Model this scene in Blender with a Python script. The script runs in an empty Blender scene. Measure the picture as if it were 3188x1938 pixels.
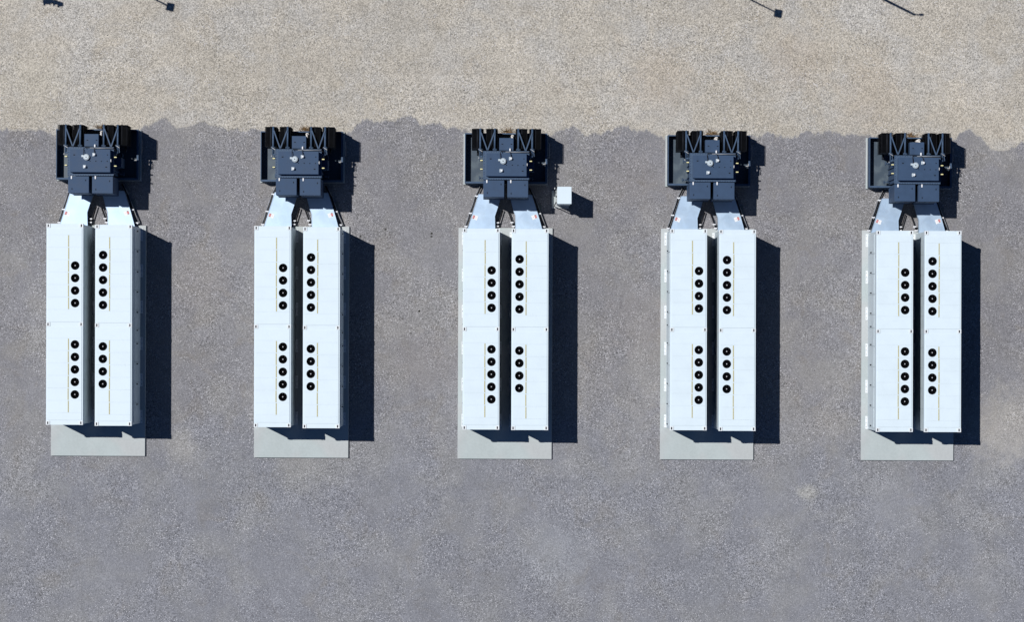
import bpy, bmesh, math, random
from mathutils import Vector, Matrix
random.seed(7)
scene = bpy.context.scene
COL = scene.collection

# ------------------------------------------------------------------ camera
H = 110.75                     # drone height above ground (m)
F = 7239.0                     # focal length in photograph pixels
AX, AY = 1580.0, 1060.0        # where the vertical below the drone meets the photograph
cam_d = bpy.data.cameras.new('drone_camera')
cam = bpy.data.objects.new('drone_camera', cam_d); COL.objects.link(cam)
cam.location = (0, 0, H)
cam_d.sensor_fit = 'HORIZONTAL'; cam_d.sensor_width = 36.0
cam_d.lens = 36.0 * F / 3188.0
cam_d.shift_x = (1594 - AX) / 3188.0
cam_d.shift_y = (AY - 969) / 3188.0
cam_d.clip_start = 1.0; cam_d.clip_end = 3000.0
scene.camera = cam

# ------------------------------------------------------------------ light
SUN_V = Vector((1.466, -0.734, -2.75)).normalized()      # direction the sunlight travels
elev = math.asin(-SUN_V.z)
world = bpy.data.worlds.new('World'); scene.world = world
world.use_nodes = True
wn = world.node_tree; bg = wn.nodes['Background']
sky = wn.nodes.new('ShaderNodeTexSky'); sky.sky_type = 'NISHITA'; sky.sun_disc = False
sky.sun_elevation = elev
sky.sun_rotation = math.atan2(-SUN_V.x, -SUN_V.y)
sky.altitude = 1500; sky.air_density = 0.85; sky.dust_density = 0.0; sky.ozone_density = 10.0
wn.links.new(sky.outputs[0], bg.inputs[0]); bg.inputs[1].default_value = 0.05
sd = bpy.data.lights.new('sun', 'SUN'); sd.energy = 5.0; sd.angle = math.radians(0.5); sd.color = (1.0, 0.975, 0.94)
sun = bpy.data.objects.new('sun', sd); COL.objects.link(sun)
sun.rotation_euler = SUN_V.to_track_quat('-Z', 'Y').to_euler()
scene.view_settings.view_transform = 'Standard'; scene.view_settings.look = 'None'
scene.view_settings.exposure = -0.322; scene.view_settings.gamma = 1.0

scene.cycles.diffuse_bounces = 1

# ------------------------------------------------------------------ helpers
def P(sx, sy, z=0.0):
    """ground plan position of a surveyed point at height z"""
    k = (H - z) / F
    return Vector(((sx - AX) * k, -(sy - AY) * k, z))

class MB:
    def __init__(s): s.bm = bmesh.new()
    def _setm(s, faces, m):
        for f in faces: f.material_index = m
    def box(s, x0, x1, y0, y1, z0, z1, m=0, bevel=0.0):
        r = bmesh.ops.create_cube(s.bm, size=1.0)
        vs = r['verts']
        for v in vs:
            v.co = Vector(((x0 + x1) / 2 + v.co.x * (x1 - x0), (y0 + y1) / 2 + v.co.y * (y1 - y0), (z0 + z1) / 2 + v.co.z * (z1 - z0)))
        fs = list({f for v in vs for f in v.link_faces})
        s._setm(fs, m)
        if bevel > 0:
            es = list({e for v in vs for e in v.link_edges})
            r = bmesh.ops.bevel(s.bm, geom=es, offset=bevel, segments=2, affect='EDGES', profile=0.5)
            s._setm(r['faces'], m)
        return vs
    def tube(s, a, b, r, m=0, seg=14, r2=None):
        a, b = Vector(a), Vector(b); d = b - a
        q = bmesh.ops.create_cone(s.bm, cap_ends=True, segments=seg, radius1=r, radius2=r if r2 is None else r2, depth=d.length)
        M = Matrix.Translation((a + b) / 2) @ d.to_track_quat('Z', 'Y').to_matrix().to_4x4()
        for v in q['verts']: v.co = M @ v.co
        fs = list({f for v in q['verts'] for f in v.link_faces})
        s._setm(fs, m)
        for f in fs:
            if len(f.verts) == 4: f.smooth = True
    def path(s, pts, r, m=0, seg=10):
        for a, b in zip(pts[:-1], pts[1:]): s.tube(a, b, r, m, seg)
        for p in pts[1:-1]: s.ball(p, r, m)
    def ball(s, c, r, m=0, sz=None):
        q = bmesh.ops.create_uvsphere(s.bm, u_segments=14, v_segments=8, radius=r)
        for v in q['verts']:
            if sz: v.co.z *= sz
            v.co += Vector(c)
        fs = list({f for v in q['verts'] for f in v.link_faces}); s._setm(fs, m)
        for f in fs: f.smooth = True
    def bar(s, a, b, w, t, m=0):
        """flat bar lying level between two points"""
        a, b = Vector(a), Vector(b); d = b - a; L = d.length; d = d.normalized()
        n = Vector((-d.y, d.x, 0)).normalized(); u = d.cross(n)
        vs = []
        for p in (a, b):
            for i, j in ((-1, -1), (1, -1), (1, 1), (-1, 1)):
                vs.append(s.bm.verts.new(p + n * (i * w / 2) + u * (j * t / 2)))
        for q in ((3, 2, 1, 0), (4, 5, 6, 7), (0, 1, 5, 4), (1, 2, 6, 5), (2, 3, 7, 6), (3, 0, 4, 7)):
            f = s.bm.faces.new([vs[i] for i in q]); f.material_index = m
    def prism(s, poly, z0, z1, m=0):
        lo = [s.bm.verts.new((p[0], p[1], z0)) for p in poly]
        hi = [s.bm.verts.new((p[0], p[1], z1)) for p in poly]
        n = len(poly)
        fs = [s.bm.faces.new(hi), s.bm.faces.new(lo[::-1])]
        for i in range(n):
            fs.append(s.bm.faces.new((lo[i], lo[(i + 1) % n], hi[(i + 1) % n], hi[i])))
        s._setm(fs, m)
    def quad(s, pts, m=0):
        f = s.bm.faces.new([s.bm.verts.new(p) for p in pts]); f.material_index = m
    def mesh(s, name, mats):
        bmesh.ops.recalc_face_normals(s.bm, faces=s.bm.faces[:])
        me = bpy.data.meshes.new(name); s.bm.to_mesh(me); s.bm.free()
        for m in (mats if isinstance(mats, (list, tuple)) else [mats]): me.materials.append(m)
        return me
    def build(s, name, mats, parent=None, loc=(0, 0, 0)):
        o = bpy.data.objects.new(name, s.mesh(name, mats)); COL.objects.link(o)
        o.location = loc
        if parent: o.parent = parent
        return o

def tag(o, label=None, cat=None, group=None, kind=None):
    if label: o['label'] = label
    if cat: o['category'] = cat
    if group: o['group'] = group
    if kind: o['kind'] = kind
    return o
def thing(name, label, cat, loc=(0, 0, 0), rz=0.0, group=None):
    o = bpy.data.objects.new(name, None); COL.objects.link(o)
    o.empty_display_size = 0.3
    o.location = loc; o.rotation_euler = (0, 0, rz)
    return tag(o, label, cat, group)
def inst(name, me, parent, loc=(0, 0, 0), rz=0.0, scale=None):
    o = bpy.data.objects.new(name, me); COL.objects.link(o)
    o.parent = parent; o.location = loc; o.rotation_euler = (0, 0, rz)
    if scale: o.scale = scale
    return o
def copy_tree(o, parent=None):
    c = o.copy(); COL.objects.link(c)
    if parent: c.parent = parent
    for ch in list(o.children): copy_tree(ch, c)
    return c

# ------------------------------------------------------------------ materials
class NT:
    def __init__(s, name):
        s.m = bpy.data.materials.new(name); s.m.use_nodes = True
        s.t = s.m.node_tree; s.b = s.t.nodes['Principled BSDF']
        s.co = s.t.nodes.new('ShaderNodeTexCoord').outputs['Object']
    def n(s, typ, **kw):
        o = s.t.nodes.new(typ)
        for k, v in kw.items(): setattr(o, k, v)
        return o
    def l(s, a, b): s.t.links.new(a, b)
    def val(s, sock, v):
        if isinstance(v, (int, float, tuple, list)): sock.default_value = v
        else: s.l(v, sock)
    def noise(s, scale, detail=3, rough=0.55, co=None, out='Fac', dist=0.0):
        o = s.n('ShaderNodeTexNoise'); o.inputs['Scale'].default_value = scale
        o.inputs['Detail'].default_value = detail; o.inputs['Roughness'].default_value = rough
        o.inputs['Distortion'].default_value = dist
        s.l(co or s.co, o.inputs['Vector']); return o.outputs[out]
    def voro(s, scale, co=None, feat='F1', rnd=1.0):
        o = s.n('ShaderNodeTexVoronoi', feature=feat); o.inputs['Scale'].default_value = scale
        if 'Randomness' in o.inputs: o.inputs['Randomness'].default_value = rnd
        s.l(co or s.co, o.inputs['Vector']); return o
    def math(s, op, a, b=0.0, c=None, clamp=False):
        o = s.n('ShaderNodeMath', operation=op, use_clamp=clamp)
        s.val(o.inputs[0], a); s.val(o.inputs[1], b)
        if c is not None: s.val(o.inputs[2], c)
        return o.outputs[0]
    def ramp(s, v, a0, a1, b0=0.0, b1=1.0, smooth=True):
        o = s.n('ShaderNodeMapRange', interpolation_type='SMOOTHSTEP' if smooth else 'LINEAR')
        s.val(o.inputs[0], v)
        for i, x in enumerate((a0, a1, b0, b1)): s.val(o.inputs[1 + i], x)
        return o.outputs[0]
    def mix(s, f, a, b, blend='MIX'):
        o = s.n('ShaderNodeMix', data_type='RGBA', blend_type=blend)
        s.val(o.inputs[0], f)
        for sock, v in ((o.inputs[6], a), (o.inputs[7], b)):
            if isinstance(v, tuple): sock.default_value = v if len(v) == 4 else v + (1.0,)
            else: s.l(v, sock)
        return o.outputs[2]
    def scalecol(s, col, f):
        o = s.n('ShaderNodeVectorMath', operation='SCALE')
        if isinstance(col, tuple): o.inputs[0].default_value = col[:3]
        else: s.l(col, o.inputs[0])
        s.val(o.inputs['Scale'], f); return o.outputs[0]
    def bump(s, h, strength=0.3, dist=0.02):
        o = s.n('ShaderNodeBump'); o.inputs['Strength'].default_value = strength; o.inputs['Distance'].default_value = dist
        s.l(h, o.inputs['Height']); s.l(o.outputs[0], s.b.inputs['Normal'])
    def out(s, col=None, rough=0.5, metal=0.0, spec=0.5):
        if col is not None:
            if isinstance(col, tuple): s.b.inputs['Base Color'].default_value = col + (1.0,)
            else: s.l(col, s.b.inputs['Base Color'])
        s.val(s.b.inputs['Roughness'], rough); s.val(s.b.inputs['Metallic'], metal)
        s.val(s.b.inputs['Specular IOR Level'], spec)
        return s.m

def paint(name, col, rough=0.45, var=0.08, sc=3.0, spec=0.5, metal=0.0, streak=0.0):
    t = NT(name)
    a = t.noise(sc, 4, 0.6); b = t.noise(sc * 9, 2, 0.5)
    f = t.math('ADD', t.ramp(a, 0.3, 0.7, 1 - var, 1 + var), t.ramp(b, 0.3, 0.7, -var * 0.35, var * 0.35))
    r = t.ramp(a, 0.3, 0.7, rough - 0.06, rough + 0.08)
    return t.out(t.scalecol(col, f), r, metal, spec)

M = {}
M['white'] = paint('white_paint', (0.68, 0.795, 0.875), 0.5, 0.02, 1.3, 0.3)
M['white_wall'] = paint('white_wall_paint', (0.62, 0.72, 0.78), 0.5, 0.04, 2.0, 0.3)
M['casting'] = paint('white_casting', (0.74, 0.79, 0.83), 0.5, 0.04, 5.0, 0.3)
M['slate'] = paint('slate_paint', (0.040, 0.075, 0.143), 0.55, 0.07, 2.2, 0.2)
M['slate_light'] = paint('worn_slate_paint', (0.055, 0.095, 0.165), 0.55, 0.10, 6.0, 0.25)
M['fin'] = paint('shaded_radiator_paint', (0.016, 0.019, 0.027), 0.6, 0.08, 5.0, 0.2)  # slate paint darkened, deep shade between the fins put into the colour
M['black'] = paint('black_plastic', (0.004, 0.004, 0.006), 0.6, 0.15, 20.0, 0.12)
M['well'] = paint('dark_recess', (0.006, 0.006, 0.008), 0.9, 0.1, 20.0, 0.0)  # near-black for fan wells and casting slots, recess shade painted in
M['hub_glint'] = paint('hub_cap_glint', (0.75, 0.76, 0.80), 0.3, 0.03, 20.0, 0.5)  # white colour stands in for the sun's glint on the hub
M['gauge'] = paint('pale_grey_enamel', (0.50, 0.58, 0.64), 0.35, 0.06, 12.0, 0.5)
M['tag_white'] = paint('white_plastic', (0.80, 0.82, 0.86), 0.4, 0.03, 12.0, 0.4)
M['tag_yellow'] = paint('yellow_tag', (0.85, 0.80, 0.42), 0.5, 0.05, 12.0, 0.3)
M['strip'] = paint('khaki_strip', (0.50, 0.47, 0.27), 0.8, 0.18, 30.0, 0.1)
M['pipe_white'] = paint('white_pipe', (0.72, 0.70, 0.68), 0.5, 0.06, 8.0, 0.3)
M['cable'] = paint('black_cable', (0.014, 0.014, 0.018), 0.6, 0.1, 15.0, 0.3)
M['steel'] = paint('galvanised_steel', (0.32, 0.34, 0.37), 0.55, 0.12, 9.0, 0.4, 0.3)
M['red'] = paint('red_label', (0.55, 0.06, 0.07), 0.5, 0.05, 12.0, 0.3)
M['cover'] = paint('grey_cover', (0.16, 0.18, 0.18), 0.7, 0.1, 5.0, 0.2)
M['straw'] = paint('dry_grass', (0.30, 0.19, 0.09), 0.9, 0.3, 9.0, 0.1)

t = NT('galvanised_sheet')
a = t.noise(1.6, 5, 0.62, dist=0.6); b = t.noise(0.9, 2, 0.5)
st = t.ramp(a, 0.35, 0.68, 0.93, 1.05)
c = t.mix(t.ramp(b, 0.4, 0.62), (0.42, 0.555, 0.725), (0.46, 0.59, 0.745))
M['sheet'] = t.out(t.scalecol(c, st), t.ramp(a, 0.3, 0.7, 0.45, 0.52), 0.45, 0.5)

t = NT('concrete')
a = t.noise(0.7, 5, 0.6); b = t.noise(9, 4, 0.6); cst = t.noise(2.2, 6, 0.7, dist=1.2)
f = t.math('ADD', t.ramp(a, 0.3, 0.7, 0.95, 1.04), t.ramp(b, 0.3, 0.7, -0.03, 0.03))
hair = t.ramp(t.math('ABSOLUTE', t.math('SUBTRACT', cst, 0.5)), 0.0, 0.006, 0.93, 1.0)
f = t.math('MULTIPLY', f, hair)
c = t.mix(t.ramp(t.noise(0.5, 2), 0.4, 0.6), (0.450, 0.508, 0.518), (0.490, 0.520, 0.530))
M['concrete'] = t.out(t.scalecol(c, f), 0.85, 0.0, 0.15)

t = NT('tray_floor')
a = t.noise(2.0, 5, 0.6, dist=0.5)
c = t.mix(t.ramp(a, 0.5, 0.72), (0.060, 0.086, 0.118), (0.095, 0.130, 0.160))
M['tray_floor'] = t.out(c, t.ramp(a, 0.4, 0.7, 0.35, 0.6), 0.0, 0.4)

# -------- gravel
def gravel(name, base, alt, dark, big, contrast, spark, spots=(), dust=(), edge=None, even=False):
    t = NT(name)
    warp = t.noise(6, 2, 0.5, out='Color')
    v1 = t.voro(big); v2 = t.voro(big * 2.3)
    s1 = t.n('ShaderNodeSeparateColor'); t.l(v1.outputs['Color'], s1.inputs[0])
    s2 = t.n('ShaderNodeSeparateColor'); t.l(v2.outputs['Color'], s2.inputs[0])
    fine = t.noise(big * 0.55, 5, 0.75)
    grain = t.math('ADD', t.math('MULTIPLY', t.math('SUBTRACT', s1.outputs[0], 0.5), 0.8),
                   t.math('MULTIPLY', t.math('SUBTRACT', s2.outputs[0], 0.5), 0.6))
    grain = t.math('ADD', grain, t.math('MULTIPLY', t.math('SUBTRACT', fine, 0.5), 1.5))
    patch = t.noise(0.33, 5, 0.62)                       # coarse and dusty areas
    amp = t.ramp(patch, 0.36, 0.64, contrast * (0.85 if even else 0.5), contrast * (1.2 if even else 1.4))
    med = t.noise(1.1, 5, 0.6); lo = t.noise(0.11, 4, 0.6)
    lum = t.math('ADD', 1.0, t.math('MULTIPLY', grain, amp))
    lum = t.math('MULTIPLY', lum, t.ramp(med, 0.25, 0.75, 0.90, 1.10, False))
    lum = t.math('MULTIPLY', lum, t.ramp(lo, 0.3, 0.7, 0.95, 1.05, False))
    mp = t.n('ShaderNodeMapping'); mp.inputs['Scale'].default_value = (0.10, 1.5, 1.0) if even else (0.45, 0.12, 1.0)
    t.l(t.co, mp.inputs['Vector'])                        # faint drag marks left by the grader and by wheels
    trk = t.noise(1.0, 4, 0.6, co=mp.outputs[0])
    lum = t.math('MULTIPLY', lum, t.ramp(trk, 0.3, 0.7, 0.955, 1.045, False))
    hue = t.noise(0.42, 4, 0.6, co=None, dist=0.4); hue2 = t.noise(0.75, 3, 0.6, dist=0.8)
    c = t.mix(t.ramp(hue, 0.40, 0.66), base, alt)
    c = t.mix(t.ramp(hue2, 0.52, 0.75, 0.0, 0.55), c, dark)
    for (x, y, r, amt, col) in dust:                     # worn dusty patches
        d = t.n('ShaderNodeVectorMath', operation='DISTANCE'); t.l(t.co, d.inputs[0]); d.inputs[1].default_value = (x, y, 0)
        dd = t.math('ADD', d.outputs['Value'], t.math('MULTIPLY', t.math('SUBTRACT', t.noise(1.6, 4, 0.65), 0.5), r * 1.3))
        c = t.mix(t.ramp(dd, r, r * 0.25, 0.0, amt), c, col)
    c = t.scalecol(c, lum)
    # bright chips
    v3 = t.voro(big * 0.85); s3 = t.n('ShaderNodeSeparateColor'); t.l(v3.outputs['Color'], s3.inputs[0])
    chip = t.math('MULTIPLY', t.ramp(s3.outputs[1], 1 - spark, 1 - spark * 0.5), t.ramp(v3.outputs['Distance'], 0.5, 0.25))
    chip = t.math('MULTIPLY', chip, t.ramp(patch, 0.34, 0.6, 0.35, 1.0))
    if edge:                                              # more stray pale stones close to the border
        at = t.n('ShaderNodeAttribute', attribute_name='inset')
        v6 = t.voro(big * 0.7); s6 = t.n('ShaderNodeSeparateColor'); t.l(v6.outputs['Color'], s6.inputs[0])
        near = t.math('MULTIPLY', t.ramp(at.outputs['Fac'], 1.0, 0.2), t.ramp(t.noise(0.9, 3, 0.6), 0.35, 0.65))
        k = t.math('MULTIPLY', t.math('LESS_THAN', s6.outputs[0], t.math('MULTIPLY', near, 0.38)), t.ramp(v6.outputs['Distance'], 0.5, 0.25))
        c = t.mix(k, c, (0.46, 0.45, 0.45))
        # the southern part of the yard has bluer stone
        sx = t.n('ShaderNodeSeparateXYZ'); t.l(t.co, sx.inputs[0])
        yy = t.math('ADD', sx.outputs[1], t.math('MULTIPLY', t.math('SUBTRACT', t.noise(0.2, 4, 0.6), 0.5), 9.0))
        c = t.mix(t.ramp(yy, -7.0, -1.0), t.mix(1.0, c, (0.986, 1.003, 1.025), 'MULTIPLY'), t.mix(1.0, c, (0.978, 0.960, 0.940), 'MULTIPLY'))
    c = t.mix(chip, c, (0.66, 0.66, 0.70))
    v4 = t.voro(big * 0.5); s4 = t.n('ShaderNodeSeparateColor'); t.l(v4.outputs['Color'], s4.inputs[0])
    dk = t.math('MULTIPLY', t.ramp(s4.outputs[2], 0.9985, 0.9995), t.ramp(v4.outputs['Distance'], 0.4, 0.2))
    c = t.mix(dk, c, (0.06, 0.06, 0.06))
    for (x, y, r) in spots:                               # scattered dark clods
        d = t.n('ShaderNodeVectorMath', operation='DISTANCE'); t.l(t.co, d.inputs[0]); d.inputs[1].default_value = (x, y, 0)
        v5 = t.voro(5.0); s5 = t.n('ShaderNodeSeparateColor'); t.l(v5.outputs['Color'], s5.inputs[0])
        k = t.math('MULTIPLY', t.ramp(d.outputs['Value'], r, r * 0.5), t.ramp(s5.outputs[0], 0.86, 0.92))
        k = t.math('MULTIPLY', k, t.ramp(v5.outputs['Distance'], 0.33, 0.2))
        c = t.mix(k, c, (0.035, 0.035, 0.03))
    if edge:                                              # thin, mixed border of the spread stone
        at = t.n('ShaderNodeAttribute', attribute_name='inset')
        e = t.math('ADD', at.outputs['Fac'], t.math('MULTIPLY', t.math('SUBTRACT', t.noise(4, 6, 0.85), 0.5), 0.95))
        c = t.mix(t.ramp(e, 0.08, 0.20, 1.0, 0.0), c, t.scalecol(edge, lum))
    h = t.math('ADD', t.math('MULTIPLY', v1.outputs['Distance'], -1.0), t.math('MULTIPLY', fine, 0.8))
    t.bump(h, 0.35, 0.03)
    return t.out(c, 0.95, 0.0, 0.12)

TAN = (0.425, 0.396, 0.348)
def gp(x, y): p = P(x, y); return (p.x, p.y)
M['tan_gravel'] = gravel('tan_gravel', TAN, (0.415, 0.40, 0.375), (0.385, 0.345, 0.285), 22.0, 0.86, 0.10, even=True,
    dust=[gp(1591, 195) + (1.6, 0.6, (0.47, 0.44, 0.39)), gp(110, 260) + (2.2, 0.5, (0.45, 0.42, 0.36)),
          gp(2480, 190) + (2.0, 0.4, (0.42, 0.36, 0.29)), gp(700, 240) + (2.4, 0.35, (0.36, 0.335, 0.29)), gp(1250, 90) + (2.8, 0.35, (0.37, 0.345, 0.30)), gp(2050, 250) + (2.2, 0.4, (0.43, 0.375, 0.31)), gp(1350, 290) + (2.4, 0.3, (0.47, 0.45, 0.42)), gp(2700, 300) + (2.4, 0.35, (0.42, 0.36, 0.29)), gp(3040, 360) + (2.6, 0.5, (0.46, 0.42, 0.36))])
M['grey_gravel'] = gravel('grey_gravel', (0.230, 0.233, 0.256), (0.252, 0.252, 0.261), (0.236, 0.226, 0.220), 25.0, 0.74, 0.15,
    spots=[gp(1160, 730) + (1.0,), gp(1320, 735) + (0.7,), gp(1275, 980) + (1.2,)],
    dust=[gp(3130, 1330) + (2.6, 0.6, (0.40, 0.38, 0.35)), gp(560, 1390) + (1.1, 0.45, (0.36, 0.35, 0.33)),
          gp(2512, 1535) + (0.6, 0.5, (0.40, 0.39, 0.35)), gp(2590, 1330) + (1.6, 0.3, (0.34, 0.32, 0.29)),
          gp(930, 1445) + (2.0, 0.25, (0.33, 0.32, 0.29)), gp(1330, 1130) + (2.2, 0.35, (0.27, 0.255, 0.25)), gp(2000, 1000) + (2.6, 0.35, (0.27, 0.255, 0.25)), gp(1720, 1730) + (2.4, 0.4, (0.30, 0.31, 0.335)), gp(330, 1600) + (2.6, 0.35, (0.20, 0.205, 0.235)), gp(2750, 1580) + (2.4, 0.35, (0.295, 0.30, 0.325)), gp(1150, 1560) + (2.2, 0.35, (0.195, 0.20, 0.235)), gp(2200, 1800) + (2.6, 0.35, (0.20, 0.205, 0.225)), gp(620, 880) + (2.2, 0.35, (0.28, 0.265, 0.262)), gp(1960, 560) + (2.0, 0.3, (0.27, 0.255, 0.25))],
    edge=(0.40, 0.382, 0.35))

# ------------------------------------------------------------------ the setting
b = MB(); b.quad([(-600, -600, 0), (600, -600, 0), (600, 600, 0), (-600, 600, 0)])
tag(b.build('ground', M['tan_gravel']), kind='structure')

edge_px = [(-900, 420), (-300, 400), (0, 404), (42, 405), (84, 403), (120, 405), (133, 412), (150, 424), (180, 436), (300, 440), (420, 425), (438, 404),
 (455, 394), (480, 382), (493, 378), (506, 366), (519, 371), (532, 391), (552, 405), (571, 401), (594, 392), (623, 388), (649, 394), (682, 400), (708, 410),
 (734, 405), (800, 409), (830, 420), (950, 440), (1060, 428), (1093, 412), (1112, 391), (1128, 380), (1145, 375), (1170, 377), (1197, 374), (1229, 382), (1245, 374), (1261, 370),
 (1280, 371), (1294, 378), (1306, 398), (1318, 396), (1333, 388), (1356, 386), (1378, 388), (1400, 397), (1423, 401), (1449, 414), (1480, 440), (1600, 440), (1690, 436), (1716, 422),
 (1732, 410), (1752, 401), (1781, 394), (1797, 397), (1810, 412), (1820, 425), (1833, 425), (1849, 417), (1869, 420), (1888, 410), (1914, 405),
 (1956, 405), (1974, 411), (1989, 404), (2014, 398), (2040, 414), (2073, 424), (2140, 445), (2270, 440), (2344, 424), (2365, 418), (2390, 414), (2428, 424),
 (2442, 426), (2467, 429), (2480, 428), (2499, 417), (2528, 418), (2553, 412), (2579, 413), (2605, 413), (2630, 425), (2656, 428), (2694, 431), (2780, 450), (2900, 450),
 (2966, 434), (2985, 425), (3004, 412), (3024, 410), (3036, 417), (3056, 434), (3068, 450), (3084, 465), (3103, 468), (3129, 468), (3155, 463),
 (3167, 453), (3188, 441), (3500, 430), (4200, 440)]
pts = [P(x, y) for x, y in edge_px]
line = []
for a_, b_ in zip(pts[:-1], pts[1:]):
    n = max(1, int((b_ - a_).length / 0.06))
    for i in range(n): line.append(a_.lerp(b_, i / n))
line.append(pts[-1])
rw = 0.0; outl = []
for p in line:
    rw = rw * 0.88 + random.gauss(0, 0.035)
    outl.append(Vector((p.x, p.y + 0.10 + rw + random.gauss(0, 0.02), 0.004)))
b = MB(); bm = b.bm; lay = bm.verts.layers.float.new('inset')
prev = None
for p in outl:
    col = []
    for d, w in ((0, 0.0), (0.15, 0.25), (0.45, 0.5), (1.7, 1.0), (40.0, 1.0)):
        v = bm.verts.new((p.x, p.y - d, 0.004)); v[lay] = w; col.append(v)
    if prev:
        for i in range(4): bm.faces.new((prev[i], prev[i + 1], col[i + 1], col[i]))
    prev = col
tag(b.build('gravel_yard', M['grey_gravel']), kind='structure')

# ------------------------------------------------------------------ battery containers
ROW = ['leftmost', 'second from left', 'middle', 'fourth from left', 'rightmost']
W2, L2, HT = 0.854, 4.677, 2.63
K = 0.014919
def ry(rel): return L2 - rel * K
FAN_X, FAN_R = -0.485, 0.202
TILT = math.radians(-0.15)

def fan_mesh():
    b = MB(); bm = b.bm; n = 32
    ring = lambda r, z: [bm.verts.new((r * math.cos(2 * math.pi * i / n), r * math.sin(2 * math.pi * i / n), z)) for i in range(n)]
    A, B_, C_, D_ = ring(FAN_R, 0.0), ring(FAN_R - 0.012, 0.004), ring(FAN_R - 0.016, -0.16), ring(0.02, -0.16)
    for R0, R1, m in ((A, B_, 0), (B_, C_, 1), (C_, D_, 1)):
        for i in range(n):
            f = bm.faces.new((R0[i], R0[(i + 1) % n], R1[(i + 1) % n], R1[i])); f.material_index = m
    for k in range(7):                                   # swept blades
        a0 = 2 * math.pi * k / 7; rows = []
        for j in range(5):
            r = 0.045 + (FAN_R - 0.024 - 0.045) * j / 4; sw = 0.35 * j / 4
            w = 0.30 + 0.05 * j
            p0 = (r * math.cos(a0 + sw), r * math.sin(a0 + sw), -0.035)
            p1 = (r * math.cos(a0 + sw + w), r * math.sin(a0 + sw + w), -0.085)
            rows.append((bm.verts.new(p0), bm.verts.new(p1)))
        for j in range(4):
            bm.faces.new((rows[j][0], rows[j + 1][0], rows[j + 1][1], rows[j][1]))
    me = bpy.data.meshes.new('cooling_fan'); bm.to_mesh(me); bm.free()
    me.materials.append(M['black']); me.materials.append(M['well'])
    return me
def hub_mesh():
    b = MB(); b.tube((0, 0, -0.10), (0, 0, -0.018), 0.055, 1, 20); b.ball((0, 0, -0.018), 0.024, 0, 0.5)
    return b.mesh('fan_hub', [M['hub_glint'], M['black']])
def casting_mesh():
    b = MB(); a, c, sx, sy = 0.088, 0.092, 0.028, 0.060
    z0, z1 = -0.16, 0.0
    b.box(-a, -sx, -c, c, z0, z1); b.box(sx, a, -c, c, z0, z1)
    b.box(-sx, sx, sy, c, z0, z1); b.box(-sx, sx, -c, -sy, z0, z1)
    b.box(-sx, sx, -sy, sy, z0, -0.012, 1)  # slot floor painted near-black in place of shade inside the hole
    return b.mesh('corner_casting', [M['casting'], M['well']])
def bracket_mesh():
    b = MB(); b.box(0, 0.115, -0.31, 0.31, 0.0, 0.018); b.box(0, 0.012, -0.31, 0.31, 0.018, 0.14)
    for y in (-0.2, 0.0, 0.2): b.box(0.062, 0.084, y - 0.010, y + 0.010, 0.018, 0.034, 1)
    return b.mesh('anchor_bracket', [M['casting'], M['black']])

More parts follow.
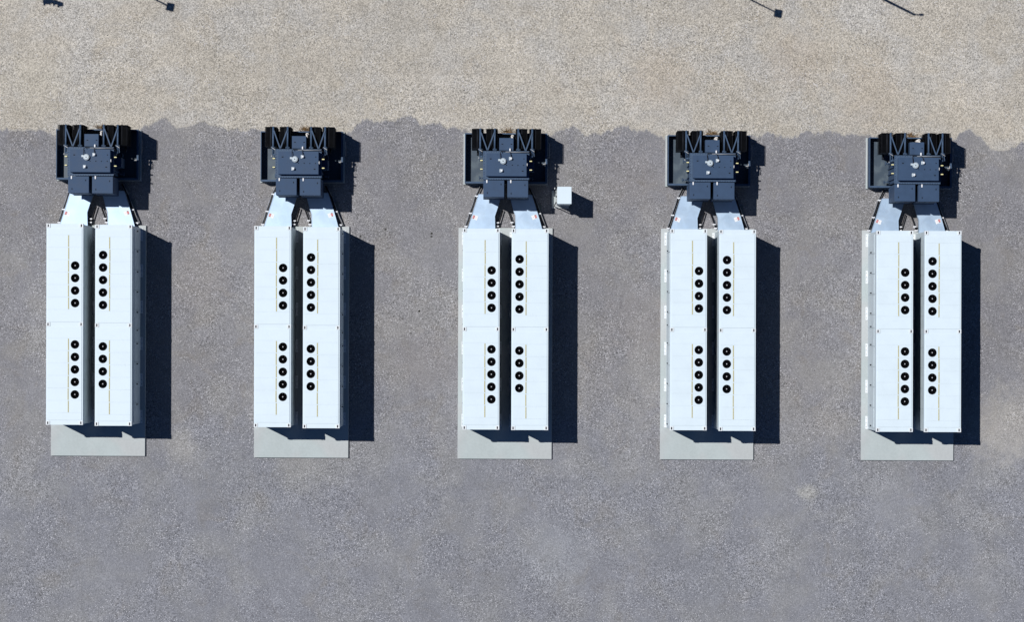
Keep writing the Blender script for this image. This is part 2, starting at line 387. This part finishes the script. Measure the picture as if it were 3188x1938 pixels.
def make_container():
    root = thing('battery_container', '-', 'battery container')
    b = MB()
    b.box(-W2 + 0.02, W2 - 0.02, -L2 + 0.03, L2 - 0.03, 0.0, 0.16)                 # base frame
    b.box(W2 - 0.06, W2 - 0.02, -L2 + 0.03, L2 - 0.03, 0.16, 2.45)
    b.box(-W2 + 0.02, -W2 + 0.06, -L2 + 0.03, L2 - 0.03, 0.16, 2.45)
    b.box(-W2 + 0.06, W2 - 0.06, L2 - 0.07, L2 - 0.03, 0.16, 2.45)
    b.box(-W2 + 0.06, W2 - 0.06, -L2 + 0.03, -L2 + 0.07, 0.16, 2.45)
    b.box(-W2 + 0.06, W2 - 0.06, -L2 + 0.07, L2 - 0.07, 2.40, 2.44)                 # dark loft deck under the fans
    b.build('body', M['white_wall'], root)
    b = MB(); z0, z1 = 2.45, 2.608                                                    # roof frame
    b.box(W2 - 0.11, W2, -L2, L2, z0, z1); b.box(-W2, -W2 + 0.11, -L2, L2, z0, z1)
    b.box(-W2 + 0.11, W2 - 0.11, L2 - 0.26, L2, z0, z1); b.box(-W2 + 0.11, W2 - 0.11, -L2, -L2 + 0.26, z0, z1)
    b.box(-W2 + 0.11, W2 - 0.11, -0.16, 0.16, z0, z1)
    b.build('roof_frame', M['white'], root)
    fan_upper = [94.5, 133.5, 172.5, 211.5, 250.5]; fan_lower = [379.6, 418.6, 457.6, 496.6]
    b = MB(); X = 0.797; zt = HT; zb = 2.6085; g = 0.0012; s_ = 0.2855
    def panel(y0, y1, fy=None):
        if fy is None: b.box(-X, X, y0, y1, zb, zt); return
        b.box(-X, FAN_X - s_, y0, y1, zb, zt); b.box(FAN_X + s_, X, y0, y1, zb, zt)
        n = 32; bm = b.bm; ci, sq = [], []
        for i in range(n):
            a = 2 * math.pi * i / n; c, s = math.cos(a), math.sin(a); m = max(abs(c), abs(s))
            ci.append(bm.verts.new((FAN_X + FAN_R * c, fy + FAN_R * s, zt)))
            yy = fy + s_ * s / m
            if abs(s) >= abs(c) - 1e-6: yy = y1 if s > 0 else y0
            sq.append(bm.verts.new((FAN_X + s_ * c / m, yy, zt)))
        for i in range(n):
            bm.faces.new((ci[i], sq[i], sq[(i + 1) % n], ci[(i + 1) % n]))
        b.quad([(FAN_X - s_, y0, zb), (FAN_X + s_, y0, zb), (FAN_X + s_, y0, zt), (FAN_X - s_, y0, zt)])
        b.quad([(FAN_X - s_, y1, zb), (FAN_X + s_, y1, zb), (FAN_X + s_, y1, zt), (FAN_X - s_, y1, zt)])
    strips = []
    for start, lim0, lim1, fans in ((37.4, L2 - 0.219, 0.115, fan_upper), (359.6, -0.115, -L2 + 0.219, fan_lower)):
        ys = [ry(start + 38.8 * k) for k in range(7)]
        panel(ys[0] + g, lim0); panel(lim1, ys[6] - g)
        sb = MB()
        for k in range(6):
            fy = [ry(r) for r in fans if ys[k + 1] < ry(r) < ys[k]]
            panel(ys[k + 1] + g, ys[k] - g, fy[0] if fy else None)
            dx = random.choice((-0.006, 0, 0, 0.004))
            sb.box(-0.200 + dx, -0.152 + dx, ys[k + 1] + 0.02, ys[k] - 0.02, zt, zt + 0.008)
        strips.append(sb)
    b.build('roof_panel', M['white'], root)
    for sb in strips: sb.build('roof_strip', M['strip'], root)
    fm, hm, cm, km = fan_mesh(), hub_mesh(), casting_mesh(), bracket_mesh()
    for r in fan_upper + fan_lower:
        f = inst('cooling_fan', fm, root, (FAN_X, ry(r), HT), random.uniform(0, 6.28))
        inst('fan_hub', hm, f)
    for x in (-W2 + 0.085, W2 - 0.085):
        for y in (L2 - 0.088, 0.0, -L2 + 0.088): inst('corner_casting', cm, root, (x, y, HT + 0.004))
    bounds = [10, 74, 138, 202, 266, 323, 365, 429, 493, 557, 619]
    for i in range(10):
        y1, y0 = ry(bounds[i]), ry(bounds[i + 1])
        d = MB(); d.box(W2 - 0.0195, W2 + 0.004, y0 + 0.018, y1 - 0.018, 0.2, 1.95)
        d.box(W2 - 0.0195, W2 - 0.012, y0 + 0.018, y1 - 0.018, 1.99, 2.43)
        dd = d.build('door', M['white_wall'], root)
        h = MB(); h.box(W2 + 0.004, W2 + 0.03, y1 - 0.11, y1 - 0.06, 0.95, 1.25); h.box(W2 + 0.03, W2 + 0.045, y1 - 0.10, y1 - 0.07, 1.0, 1.2)
        h.build('handle', M['black'], dd)
    sp = MB()
    for i in range(10):
        y1, y0 = ry(bounds[i]), ry(bounds[i + 1])
        sp.box(-W2 + 0.008, -W2 + 0.0195, y0 + 0.014, y1 - 0.014, 0.2, 2.40)
    sp.build('side_panel', M['white_wall'], root)
    ep = MB()
    for s in (-1, 1):
        ya, yb = sorted((s * (L2 - 0.0295), s * (L2 - 0.012)))
        ep.box(-W2 + 0.12, -0.01, ya, yb, 0.2, 2.40); ep.box(0.01, W2 - 0.12, ya, yb, 0.2, 2.40)
    ep.build('end_panel', M['white_wall'], root)
    for y in (4.34, 2.62, 0.89, -0.85, -2.58, -4.33):
        inst('anchor_bracket', km, root, (W2 - 0.0195, y, 0))
        inst('anchor_bracket', km, root, (-W2 + 0.0195, y, 0), math.pi)
    return root

ROOFS = [  # left column (l, r, top, bottom), right column, at roof height
 ((144.1, 257.9, 696.6, 1324.0), (295.6, 410.2, 699.2, 1327.8)),
 ((790.7, 906.0, 703.5, 1332.0), (942.6, 1058.2, 706.7, 1335.5)),
 ((1440.1, 1555.3, 711.5, 1339.3), (1591.6, 1707.6, 712.0, 1341.4)),
 ((2086.0, 2200.6, 714.2, 1340.6), (2238.0, 2352.9, 716.0, 1342.7)),
 ((2727.8, 2842.5, 720.8, 1343.8), (2878.8, 2991.7, 721.6, 1344.6))]
PADZ = 0.12
cont = make_container(); first = True
SIDE = ('left', 'right')
for gi, pair in enumerate(ROOFS):
    for si, (l, r, tp, bt) in enumerate(pair):
        o = cont if first else copy_tree(cont); first = False
        p = P((l + r) / 2, (tp + bt) / 2, HT + PADZ)
        o.location = (p.x, p.y, PADZ); o.rotation_euler = (0, 0, TILT + (0 if si else math.pi))
        o['label'] = 'long white battery container with black roof fans, %s one of the %s pair' % (SIDE[si], ROW[gi])
        o['group'] = 'white battery containers standing in pairs'
# ------------------------------------------------------------------ concrete pads
PADS = [(160, 453, 702, 1421), (792.2, 1086, 705.4, 1426.6), (1426, 1719, 710, 1430.5), (2056.2, 2347, 712.6, 1432.5), (2682, 2969.8, 718, 1435)]
for gi, (l, r, tp, bt) in enumerate(PADS):
    a_, c_ = P(l, tp, PADZ), P(r, bt, PADZ); w, h = (c_.x - a_.x) / 2, (a_.y - c_.y) / 2
    b = MB(); b.box(-w, w, -h, h, -0.15, PADZ - 0.002, 0, 0.012)
    o = b.build('concrete_pad', M['concrete'], None, ((a_.x + c_.x) / 2, (a_.y + c_.y) / 2, 0))
    o.rotation_euler = (0, 0, TILT - 0.002)
    tag(o, 'pale concrete pad under the %s pair of white battery containers' % ROW[gi], 'concrete pad', 'concrete pads under the containers')

# ------------------------------------------------------------------ transformers
CX = [217.0, 865.7, 1513.6, 2157.7, 2797.0]; BY = [601.5, 608.0, 614.0, 620.3, 627.5]
def skid_o(g): return Vector((P(CX[g], 0, 2.75).x + 0.94, P(0, BY[g], 2.45).y + 1.0, 0))
O3 = skid_o(2)
def S(sx, sy, z): return P(sx, sy, z) - O3 if False else Vector((P(sx, sy, z).x - O3.x, P(sx, sy, z).y - O3.y, z))
def sbox(b, x0, x1, y0, y1, z0, z1, m=0, bev=0.0):
    """box whose top is measured at z1"""
    a_, c_ = S(x0, y0, z1), S(x1, y1, z1)
    b.box(a_.x, c_.x, c_.y, a_.y, z0, z1, m, bev)

def make_transformer():
    root = thing('transformer', '-', 'transformer')
    FL = 0.24                                            # tray floor level, the transformer stands on it
    fl = S(1503.8, 470.4, 2.5); fr = S(1647.5, 559.8, 2.5)
    b = MB(); b.box(fl.x + 0.09, fr.x - 0.09, fr.y + 0.09, fl.y - 0.09, FL, 2.46)
    for i in range(4):                                   # stiffening ribs on the tank sides
        y = fr.y + 0.25 + i * 0.28
        b.box(fl.x + 0.03, fl.x + 0.09, y, y + 0.05, FL + 0.1, 2.3); b.box(fr.x - 0.09, fr.x - 0.03, y, y + 0.05, FL + 0.1, 2.3)
    b.build('tank', M['slate'], root)
    b = MB(); b.box(fl.x, fr.x, fr.y, fl.y, 2.46, 2.5)
    n = 18
    for i in range(n + 1):
        x = fl.x + 0.03 + (fr.x - fl.x - 0.06) * i / n
        for y in (fl.y - 0.03, fr.y + 0.03): b.box(x - 0.014, x + 0.014, y - 0.014, y + 0.014, 2.5, 2.52, 1)
    for i in range(1, 11):
        y = fr.y + (fl.y - fr.y) * i / 11
        for x in (fl.x + 0.04, fr.x - 0.04): b.box(x - 0.014, x + 0.014, y - 0.014, y + 0.014, 2.5, 2.52, 1)
    b.build('tank_flange', [M['slate_light'], M['slate']], root)
    b = MB(); sbox(b, 1513.6, 1639.5, 477.6, 549.0, 2.5, 2.75, 0, 0.015)
    for x, y in ((735, 600), (810, 600), (883, 602), (958, 602), (530, 520), (960, 518), (945, 677)):
        p = S(1400 + x / 4.162, 370 + y / 4.162, 2.75); w = 0.035 if y in (520, 677) else 0.02
        b.box(p.x - w, p.x + w, p.y - 0.018, p.y + 0.018, 2.75, 2.765, 1)
    cov = b.build('tank_cover', [M['slate'], M['black']], root)
    p = S(1565.8, 501.7, 2.85); q = S(1554.6, 498.5, 2.85)
    b = MB(); b.tube((p.x, p.y, 2.75), (p.x, p.y, 2.86), 0.138, 0, 32); b.tube((p.x, p.y, 2.86), (p.x, p.y, 2.885), 0.12, 0, 32, 0.10)
    b.tube((p.x, p.y, 2.885), (p.x, p.y, 2.90), 0.022, 1, 12)
    b.box(q.x - 0.055, q.x + 0.06, q.y - 0.045, q.y + 0.045, 2.75, 2.85)
    b.build('relief_valve', [M['gauge'], M['black']], cov)
    for sx, sy in ((1590.6, 493.9), (1561.5, 531.7)):
        p = S(sx, sy, 2.82); b = MB()
        b.box(p.x - 0.095, p.x + 0.06, p.y - 0.08, p.y + 0.085, 2.75, 2.80, 1, 0.02)
        b.tube((p.x, p.y, 2.80), (p.x, p.y, 2.86), 0.075, 1, 20, 0.06); b.tube((p.x, p.y, 2.86), (p.x, p.y, 2.90), 0.042, 0, 16)
        b.build('gauge', [M['tag_white'], M['gauge']], cov)
    # terminal boxes
    for x0, x1, y0, y1, slots, tx in ((1505.2, 1569.9, 561.5, 613.9, ((1559.8, 574.2), (1517.3, 601.1)), 1515.8),
                                      (1579.7, 1644.6, 562.0, 614.6, ((1634.3, 576.2), (1591.5, 602.6)), 1590.3)):
        b = MB(); sbox(b, x0, x1, y0, y1, 0.95, 2.45, 0, 0.012)
        a_, c_ = S(x0, y0, 2.45), S(x1, y1, 2.45)
        b.box(a_.x - 0.02, c_.x + 0.02, c_.y - 0.03, a_.y - 0.1, 0.93, 0.97)
        b.box(a_.x + 0.12, c_.x - 0.12, c_.y + 0.12, a_.y - 0.15, 0.46, 0.93)
        for sx, sy in slots:
            p = S(sx, sy, 2.45); b.box(p.x - 0.016, p.x + 0.016, p.y - 0.035, p.y + 0.035, 2.45, 2.462, 1)
        bx = b.build('terminal_box', [M['slate'], M['black']], root)
        p = S(tx, 565.3, 2.47); b = MB(); b.box(p.x - 0.03, p.x + 0.03, p.y - 0.07, p.y + 0.07, 2.445, 2.485, 0, 0.008)
        b.build('vent_cap', M['tag_white'], bx)
    b = MB(); sbox(b, 1553.8, 1598.2, 429.6, 468.6, 1.0, 2.35, 0, 0.012)
    for x in (680, 798):
        p = S(1400 + x / 4.162, 370 + 328 / 4.162, 2.35); b.box(p.x - 0.035, p.x + 0.035, p.y - 0.014, p.y + 0.014, 2.35, 2.362, 1)
    cb = b.build('control_box', [M['slate'], M['black']], root)
    p = S(1587.4, 466, 2.45); b = MB(); b.box(p.x - 0.03, p.x + 0.03, p.y - 0.07, p.y + 0.06, 2.35, 2.44, 0, 0.008); b.build('vent_cap', M['tag_white'], cb)
    # radiators
    for x0, x1 in ((1468.0, 1504.5), (1513.0, 1549.0), (1605.2, 1641.5), (1647.5, 1684.7)):
        b = MB(); a_, c_ = S(x0, 400.8, 2.12), S(x1, 462.5, 2.12)
        nf = 19
        for i in range(nf):
            y = c_.y + (a_.y - c_.y - 0.012) * i / (nf - 1)
            b.box(a_.x, c_.x, y, y + 0.007, 0.78, 2.12)
        xm = (a_.x + c_.x) / 2
        b.tube((xm, c_.y - 0.01, 2.02), (xm, a_.y + 0.01, 2.02), 0.05); b.tube((xm, c_.y - 0.01, 0.88), (xm, a_.y + 0.01, 0.88), 0.05)
        b.tube((xm, c_.y - 0.01, 0.88), (xm, fl.y - 0.095, 0.88), 0.045)
        for x in (a_.x + 0.02, c_.x - 0.02): b.tube((x, c_.y, 2.08), (x, a_.y, 2.08), 0.008, 0, 6)
        b.build('radiator', M['fin'], root)
    pz = 2.24
    for i, (px, ye) in enumerate(((1494.9, 487.7), (1539.8, 470.0), (1613.1, 470.0), (1656.6, 487.7))):
        a_, c_ = S(px, 400.3, pz), S(px, ye, pz)
        b = MB(); b.tube(a_, c_, 0.044, 0, 18)
        m = a_.lerp(c_, 0.55 if i in (1, 2) else 0.45); b.tube(m + Vector((0, 0.012, 0)), m - Vector((0, 0.012, 0)), 0.05, 0, 18)
        b.tube((a_.x, a_.y - 0.15, 2.02), (a_.x, a_.y - 0.15, pz), 0.03)
        if i in (0, 3):
            s = 1 if i == 0 else -1
            b.ball(c_, 0.044); b.tube(c_, (c_.x + s * 0.27, c_.y, pz - 0.02), 0.044)
        b.build('cooling_pipe', M['slate_light'], root)
        v = MB(); y = S(px, 466.5, pz).y
        for d in (-0.035, 0.035): v.tube((a_.x, y + d - 0.014, pz), (a_.x, y + d + 0.014, pz), 0.085, 0, 20)
        v.box(a_.x - 0.10, a_.x + 0.10, y - 0.012, y + 0.012, pz + 0.02, pz + 0.06); v.tube((a_.x - 0.06, y, pz), (a_.x - 0.06, y, pz + 0.14), 0.018)
        if i in (0, 3):
            v.box(a_.x - 0.09, a_.x - 0.05, y - 0.42, y - 0.36, pz - 0.1, pz + 0.05, 1)
            v.bar((a_.x - 0.08, y + 0.02, pz + 0.12), (a_.x + 0.10, y - 0.10, pz + 0.12), 0.03, 0.02, 1)
            v.bar((a_.x + 0.07, y - 0.12, pz + 0.05), (a_.x + 0.09, y - 0.32, pz + 0.05), 0.03, 0.02, 0)
        v.build('pipe_valve', [M['slate_light'], M['steel']], root)
    for (x0, x1, ye) in ((1496.6, 1516.5, 468), (1538.2, 1517.7, 468), (1615.0, 1635.5, 469), (1655.9, 1636.7, 469)):
        b = MB(); b.bar(S(x0, 412.5, 2.30), S(x1, ye, 2.30), 0.055, 0.012); b.bar(S(x0, 412.5, 2.27), S(x1, ye, 2.27), 0.012, 0.05)
        b.build('brace', M['slate_light'], root)
    # lifting lugs with pale yellow tips
    for sx, sy in ((1498.5, 499.7), (1498.5, 526.9), (1652.3, 501.7), (1652.3, 529.1)):
        p = S(sx, sy, 2.5); b = MB()
        b.box(p.x - 0.055, p.x + 0.055, p.y - 0.022, p.y + 0.022, 2.42, 2.5, 1)
        e = 0.06 if sx < 1576 else -0.06
        b.box(min(p.x, p.x + e), max(p.x, p.x + e), p.y - 0.04, p.y + 0.04, 2.25, 2.41, 0)
        b.build('lifting_lug', [M['slate'], M['tag_yellow']], root)
    # conduit along the tank edge and signal cables
    a_, c_ = S(1573.5, 473.3, 2.54), S(1646.5, 473.9, 2.54)
    b = MB(); b.tube(a_, c_, 0.016); b.build('conduit', M['steel'], root)
    b = MB()
    b.path([S(1558.3, 496, 2.86), S(1557.2, 484, 2.84), S(1557.0, 476, 2.80), S(1560.5, 471.6, 2.56), S(1573, 472.2, 2.53), S(1587, 474.6, 2.54), S(1647, 475.3, 2.54), S(1655, 480, 2.45)], 0.014)
    b.path([S(1591.0, 489, 2.85), S(1590.0, 480, 2.80), S(1588.0, 474, 2.56)], 0.016)
    b.build('cable', M['cable'], root)
    # side equipment of the tank
    b = MB(); a_, c_ = S(1648.5, 503, 1.7), S(1662, 533, 1.7); b.box(fr.x - 0.085, c_.x, c_.y, a_.y, 0.8, 1.7, 0, 0.01)
    b.build('meter_box', M['slate'], root)
    for s, xw in ((-1, fl.x + 0.09), (1, fr.x - 0.09)):
        for y, z in ((fr.y + 0.2, 0.7), (fr.y + 1.05, 1.1)):
            b = MB(); b.tube((xw, y, z), (xw + s * 0.26, y, z), 0.03); b.tube((xw + s * 0.26, y, z), (xw + s * 0.29, y, z), 0.09, 0, 18)
            b.tube((xw + s * 0.14, y, z), (xw + s * 0.14, y, z + 0.16), 0.016); b.build('drain_valve', M['slate_light'], root)
    b = MB(); p = S(1594.5, 424.5, 1.2); b.tube((p.x, p.y, FL), (p.x, p.y, 1.25), 0.07, 0, 20); b.path([(p.x, p.y, 1.25), (p.x, p.y - 0.16, 1.45)], 0.05)
    b.build('conduit', M['pipe_white'], root)
    b = MB(); p = S(1640.9, 512, 2.75); b.box(p.x - 0.012, p.x + 0.012, p.y - 0.06, p.y + 0.06, 2.6, 2.72); b.build('name_plate', M['tag_white'], root)
    return root

def make_tray():
    root = thing('containment_tray', '-', 'containment tray')
    RZ = 0.70; a_, c_ = S(1446.9, 415.0, RZ), S(1701.5, 571.0, RZ)
    x0, x1, y0, y1 = a_.x, c_.x, c_.y, a_.y
    b = MB(); b.box(x0, x1, y0, y1, 0.10, 0.24, 1)
    b.box(x0, x0 + 0.025, y0, y1, 0.24, RZ); b.box(x1 - 0.025, x1, y0, y1, 0.24, RZ)
    b.box(x0 + 0.025, x1 - 0.025, y0, y0 + 0.025, 0.24, RZ); b.box(x0 + 0.025, x1 - 0.025, y1 - 0.025, y1, 0.24, RZ)
    b.build('basin', [M['slate'], M['tray_floor']], root)
    b = MB()
    b.box(x0 - 0.004, x0 + 0.035, y0 - 0.004, y1 + 0.004, RZ, RZ + 0.012); b.box(x1 - 0.06, x1 + 0.03, y0 - 0.004, y1 + 0.004, RZ, RZ + 0.012)
    b.box(x0 + 0.035, x1 - 0.06, y0 - 0.01, y0 + 0.075, RZ, RZ + 0.012); b.box(x0 + 0.035, x1 - 0.06, y1 - 0.05, y1 + 0.004, RZ, RZ + 0.012)
    b.build('rim', M['slate_light'], root)
    b = MB(); b.box(x0 - 0.075, x1 + 0.06, y0 - 0.03, y1 + 0.02, -0.1, 0.10); b.build('plinth', M['concrete'], root)
    b = MB(); b.path([S(1687.5, 512.3, 0.62), S(1698.5, 512.3, 0.62), S(1699.2, 503, 0.66)], 0.035); b.build('drain_pipe', M['pipe_white'], root)
    b = MB(); b.path([S(1709.5, 446, 0.4), S(1709.3, 490, 0.4), S(1704.5, 492, 0.4)], 0.022); b.build('drain_pipe', M['steel'], root)
    return root

ttf, try_ = make_transformer(), make_tray()
STILT = math.radians(-0.3)
for g in range(5):
    o = ttf if g == 0 else copy_tree(ttf); y = try_ if g == 0 else copy_tree(try_)
    p = skid_o(g)
    for q in (o, y): q.location = (p.x, p.y, 0); q.rotation_euler = (0, 0, STILT)
    o['label'] = 'slate blue transformer with black finned radiators, %s in the row of five' % ROW[g]; o['group'] = 'transformers in a row'
    y['label'] = 'open dark steel tray standing under the %s transformer' % ROW[g]; y['group'] = 'trays under the transformers'

# ------------------------------------------------------------------ cable ducts between transformers and containers
ZD = 0.42
def make_duct(poly, lab, outer, inner, clamps, name='cable_duct'):
    root = thing(name, '-', 'cable duct')
    b = MB(); b.prism([S(x, y, ZD).xy for x, y in poly], 0.16, ZD); b.build('cover', M['sheet'], root)
    # folded lip along the cover edge
    b = MB(); n = len(poly)
    for i in range(n):
        b.bar(S(*poly[i], ZD) + Vector((0, 0, 0.006)), S(*poly[(i + 1) % n], ZD) + Vector((0, 0, 0.006)), 0.022, 0.010)
    b.build('edge_lip', M['sheet'], root)
    sx, sy, ang, flip = lab
    p = S(sx, sy, ZD); lr = bpy.data.objects.new('warning_label', None)
    b = MB(); b.box(-0.130, 0.130, -0.105, 0.105, 0, 0.004)
    f = -1 if flip else 1
    def r(x0, x1, y0, y1, m): b.box(min(f * x0, f * x1), max(f * x0, f * x1), y0, y1, 0.004, 0.007 + (0.002 if m == 0 else 0), m)
    r(-0.110, -0.020, -0.056, 0.056, 1); r(-0.110, -0.020, 0.064, 0.082, 2); r(-0.110, -0.020, -0.082, -0.064, 2); r(0.03, 0.05, -0.012, 0.012, 1)
    r(-0.098, -0.032, 0.014, 0.024, 0); r(-0.098, -0.032, -0.024, -0.014, 0)
    o = b.build('warning_label', [M['tag_white'], M['red'], M['black']], root, (p.x, p.y, ZD)); o.rotation_euler = (0, 0, ang)
    for pts, gap in ((outer, 1), (inner, 0)):
        zz = 0.2
        b = MB(); b.path([S(x, y, zz) for x, y in pts], 0.024)
        b.path([S(x + 3.2 * (1 if pts[-1][0] < 1576 else -1) * gap + (0 if gap else 2), y, 0.12) for x, y in pts], 0.018)
        b.build('cable', M['cable'], root)
        if gap:
            b = MB(); b.path([S(x - 2.2 * (1 if pts[-1][0] < 1576 else -1), y, 0.22) for x, y in pts], 0.014); b.build('rail', M['steel'], root)
    for x, y in clamps:
        p = S(x, y, 0.22); b = MB()
        b.box(p.x - 0.075, p.x + 0.075, p.y - 0.028, p.y + 0.028, 0.19, 0.25, 0, 0.006); b.box(p.x - 0.03, p.x + 0.03, p.y - 0.07, p.y + 0.03, 0.0, 0.19)
        b.build('clamp', M['tag_white'], root)
    lg = MB()
    for i in (0, 1, len(poly) // 2, len(poly) - 1):
        c = sum((S(*q, ZD) for q in poly), Vector()) / len(poly); q = S(*poly[i], ZD).lerp(c, 0.12)
        lg.box(q.x - 0.03, q.x + 0.03, q.y - 0.03, q.y + 0.03, -0.02, 0.16)
    lg.build('support', M['steel'], root)
    return root
LP = [(1490.4, 606.0), (1562.0, 606.0), (1558.0, 619.3), (1550.4, 644.2), (1540.7, 673.8), (1542.1, 718.2), (1456.0, 718.2)]
RP = [(1586.0, 607.0), (1655.3, 607.0), (1674.6, 666.2), (1689.6, 719.0), (1606.3, 719.0), (1605.4, 671.8), (1600.0, 658.0), (1589.7, 619.3)]
ld = make_duct(LP, (1479.5, 678.0, math.radians(-20), False), [(1497, 580), (1482, 612), (1464.5, 665), (1451, 706)], [(1565.5, 655), (1549.5, 708)],
               [(1483.5, 611), (1465, 665), (1451.5, 706), (1550, 694), (1549, 705)])
rd = make_duct(RP, (1664.5, 675.5, math.radians(20), True), [(1648, 585), (1665, 617), (1682, 665), (1698.5, 708)], [(1583, 660), (1599.5, 704)],
               [(1680.0, 665), (1694, 706), (1594.5, 693), (1599, 705)])
for g in range(5):
    p = skid_o(g)
    for si, d in enumerate((ld, rd)):
        o = d if g == 0 else copy_tree(d)
        o.location = (p.x, p.y, 0); o.rotation_euler = (0, 0, STILT)
        o['label'] = 'galvanised cable cover with red and white label, %s one below the %s transformer' % (SIDE[si], ROW[g])
        o['group'] = 'cable covers between transformers and containers'
    b = MB(); q0, q1 = S(1672, 634, 0.05), S(1686, 661, 0.05)
    b.box(q0.x, q1.x, q1.y, q0.y, -0.05, 0.05, 0, 0.01)
    b.box(q0.x + 0.03, q1.x - 0.03, q1.y + 0.03, q0.y - 0.03, 0.05, 0.056)
    o = b.build('ground_box', M['cover'], None, (p.x, p.y, 0)); o.rotation_euler = (0, 0, STILT)
    tag(o, 'flat grey cable box lid in the shadow of the %s transformer' % ROW[g], 'ground box', 'cable box lids in the gravel')
    # dry weeds behind the tray
    b = MB(); c = S(1581, 410.5, 0); rr = random.Random(g)
    for i in range(70):
        x, y = c.x + rr.gauss(0, 0.13), c.y + rr.gauss(0, 0.05); a = rr.uniform(0, 6.28); h = rr.uniform(0.10, 0.5); le = rr.uniform(0.05, 0.3)
        dx, dy = math.cos(a), math.sin(a); w = 0.008
        p0 = Vector((x - dy * w, y + dx * w, 0)); p1 = Vector((x + dy * w, y - dx * w, 0))
        m0 = Vector((x + dx * le * 0.4 - dy * w, y + dy * le * 0.4 + dx * w, h * 0.6)); m1 = Vector((x + dx * le * 0.4 + dy * w, y + dy * le * 0.4 - dx * w, h * 0.6))
        tp = Vector((x + dx * le, y + dy * le, h))
        b.quad([p0, p1, m1, m0]); b.bm.faces.new([b.bm.verts.new(v) for v in (m0, m1, tp)])
    o = b.build('dry_weeds', M['straw'], None, (p.x, p.y, 0))
    tag(o, 'tuft of dry brown weeds behind the %s transformer' % ROW[g], 'weeds', 'dry weeds behind the transformers')

# ------------------------------------------------------------------ small white cabinet
a_, c_ = P(1735.2, 581.4, 2.05), P(1779.6, 635.5, 2.05)
cx, cy = (a_.x + c_.x) / 2, (a_.y + c_.y) / 2; w, h = (c_.x - a_.x) / 2, (a_.y - c_.y) / 2
root = thing('equipment_cabinet', 'small white equipment cabinet on a concrete base beside the middle transformer', 'cabinet', (cx, cy, 0), TILT)
b = MB(); b.box(-w + 0.03, w - 0.03, -h + 0.03, h - 0.03, 0.10, 2.0, 0, 0.006); b.build('body', M['white_wall'], root)
b = MB(); b.box(-w, w, -h, h, 2.0, 2.045, 0, 0.012); b.box(-w + 0.012, w - 0.012, -h + 0.012, h - 0.012, 2.045, 2.05); b.build('roof', M['white'], root)
b = MB(); b.box(-w - 0.005, -w + 0.03, -h + 0.05, h - 0.05, 0.2, 1.9); dr = b.build('door', M['casting'], root)
b = MB(); b.box(-w - 0.05, -w - 0.005, -0.03, 0.03, 0.95, 1.15); b.build('handle', M['black'], dr)
for y in (-h + 0.06, h - 0.06):
    b = MB(); b.path([(-w + 0.02, y, 1.75), (-w - 0.07, y + 0.03, 1.72), (-w - 0.10, y - 0.03, 1.6), (-w - 0.09, y - 0.07, 0.1)], 0.02, 0); b.box(-w - 0.13, -w - 0.06, y - 0.04, y + 0.04, 1.45, 1.6, 1)
    b.build('conduit', [M['cable'], M['casting']], root)
b = MB(); 
for x in (-0.12, -0.02): b.box(x - 0.02, x + 0.02, -h - 0.01, -h + 0.03, 0.9, 1.0)
b.build('latch', M['tag_white'], root)
q0, q1 = P(1717.6, 594, 0.1), P(1771, 648.7, 0.1)
b = MB(); b.box(q0.x - cx, q1.x - cx, q1.y - cy, q0.y - cy, -0.1, 0.10, 0, 0.01); b.build('plinth', M['concrete'], root)

# ------------------------------------------------------------------ posts north of the yard (their shadows reach the photograph)
def base_of(sx, sy, z):
    p = P(sx, sy, 0); return Vector((p.x - SUN_V.x / -SUN_V.z * z, p.y - SUN_V.y / -SUN_V.z * z, 0))
def post(sx, sy, z, r, kind, label, cat, name):
    p = base_of(sx, sy, z); root = thing(name, label, cat, p)
    b = MB(); b.tube((0, 0, 0), (0, 0, z), r, 0, 16, r * 0.85); b.tube((0, 0, 0), (0, 0, 0.03), r * 2.4, 0, 16); b.build('pole', M['steel'], root)
    if kind == 'lamp':
        b = MB(); b.box(-0.17, 0.17, -0.19, 0.19, z - 0.03, z + 0.08, 0, 0.02); b.box(-0.12, 0.12, -0.14, 0.14, z - 0.035, z - 0.03, 1)
        o = b.build('lamp_head', [M['cover'], M['gauge']], root); o.rotation_euler = (0, 0, math.radians(-12))
    elif kind == 'camera':
        b = MB(); b.bar((-0.38, 0.0, z), (0.36, -0.05, z), 0.09, 0.09); b.build('cross_arm', M['steel'], root)
        for x, y in ((-0.34, 0.02), (-0.08, 0.05), (0.12, 0.0), (0.34, -0.08)):
            b = MB(); b.box(x - 0.09, x + 0.09, y - 0.10, y + 0.08, z - 0.16, z + 0.12, 0, 0.02); b.tube((x, y - 0.05, z - 0.1), (x, y - 0.2, z - 0.18), 0.045); b.build('camera', M['cover'], root)
    else:
        b = MB(); b.bar((0, 0, z), (0.40, -0.02, z), 0.05, 0.05); b.tube((0.28, -0.02, z - 0.05), (0.44, -0.02, z - 0.05), 0.06); b.build('arm', M['steel'], root)
    return root
post(529.6, 20.8, 7.0, 0.045, 'lamp', 'slim post with a square lamp head whose shadow falls near the top left corner', 'lamp post', 'lamp_post')
post(2422.3, 41.0, 7.0, 0.040, 'lamp', 'slim post with a square lamp head whose shadow falls at the upper right', 'lamp post', 'lamp_post')
post(166.0, 6.0, 7.0, 0.05, 'camera', 'post with a cluster of devices whose clumpy shadow touches the top left edge', 'camera post', 'camera_post')
post(2847.0, 45.0, 7.0, 0.065, 'arm', 'thick post with a short side arm whose long shadow falls at the top right', 'post', 'utility_post')
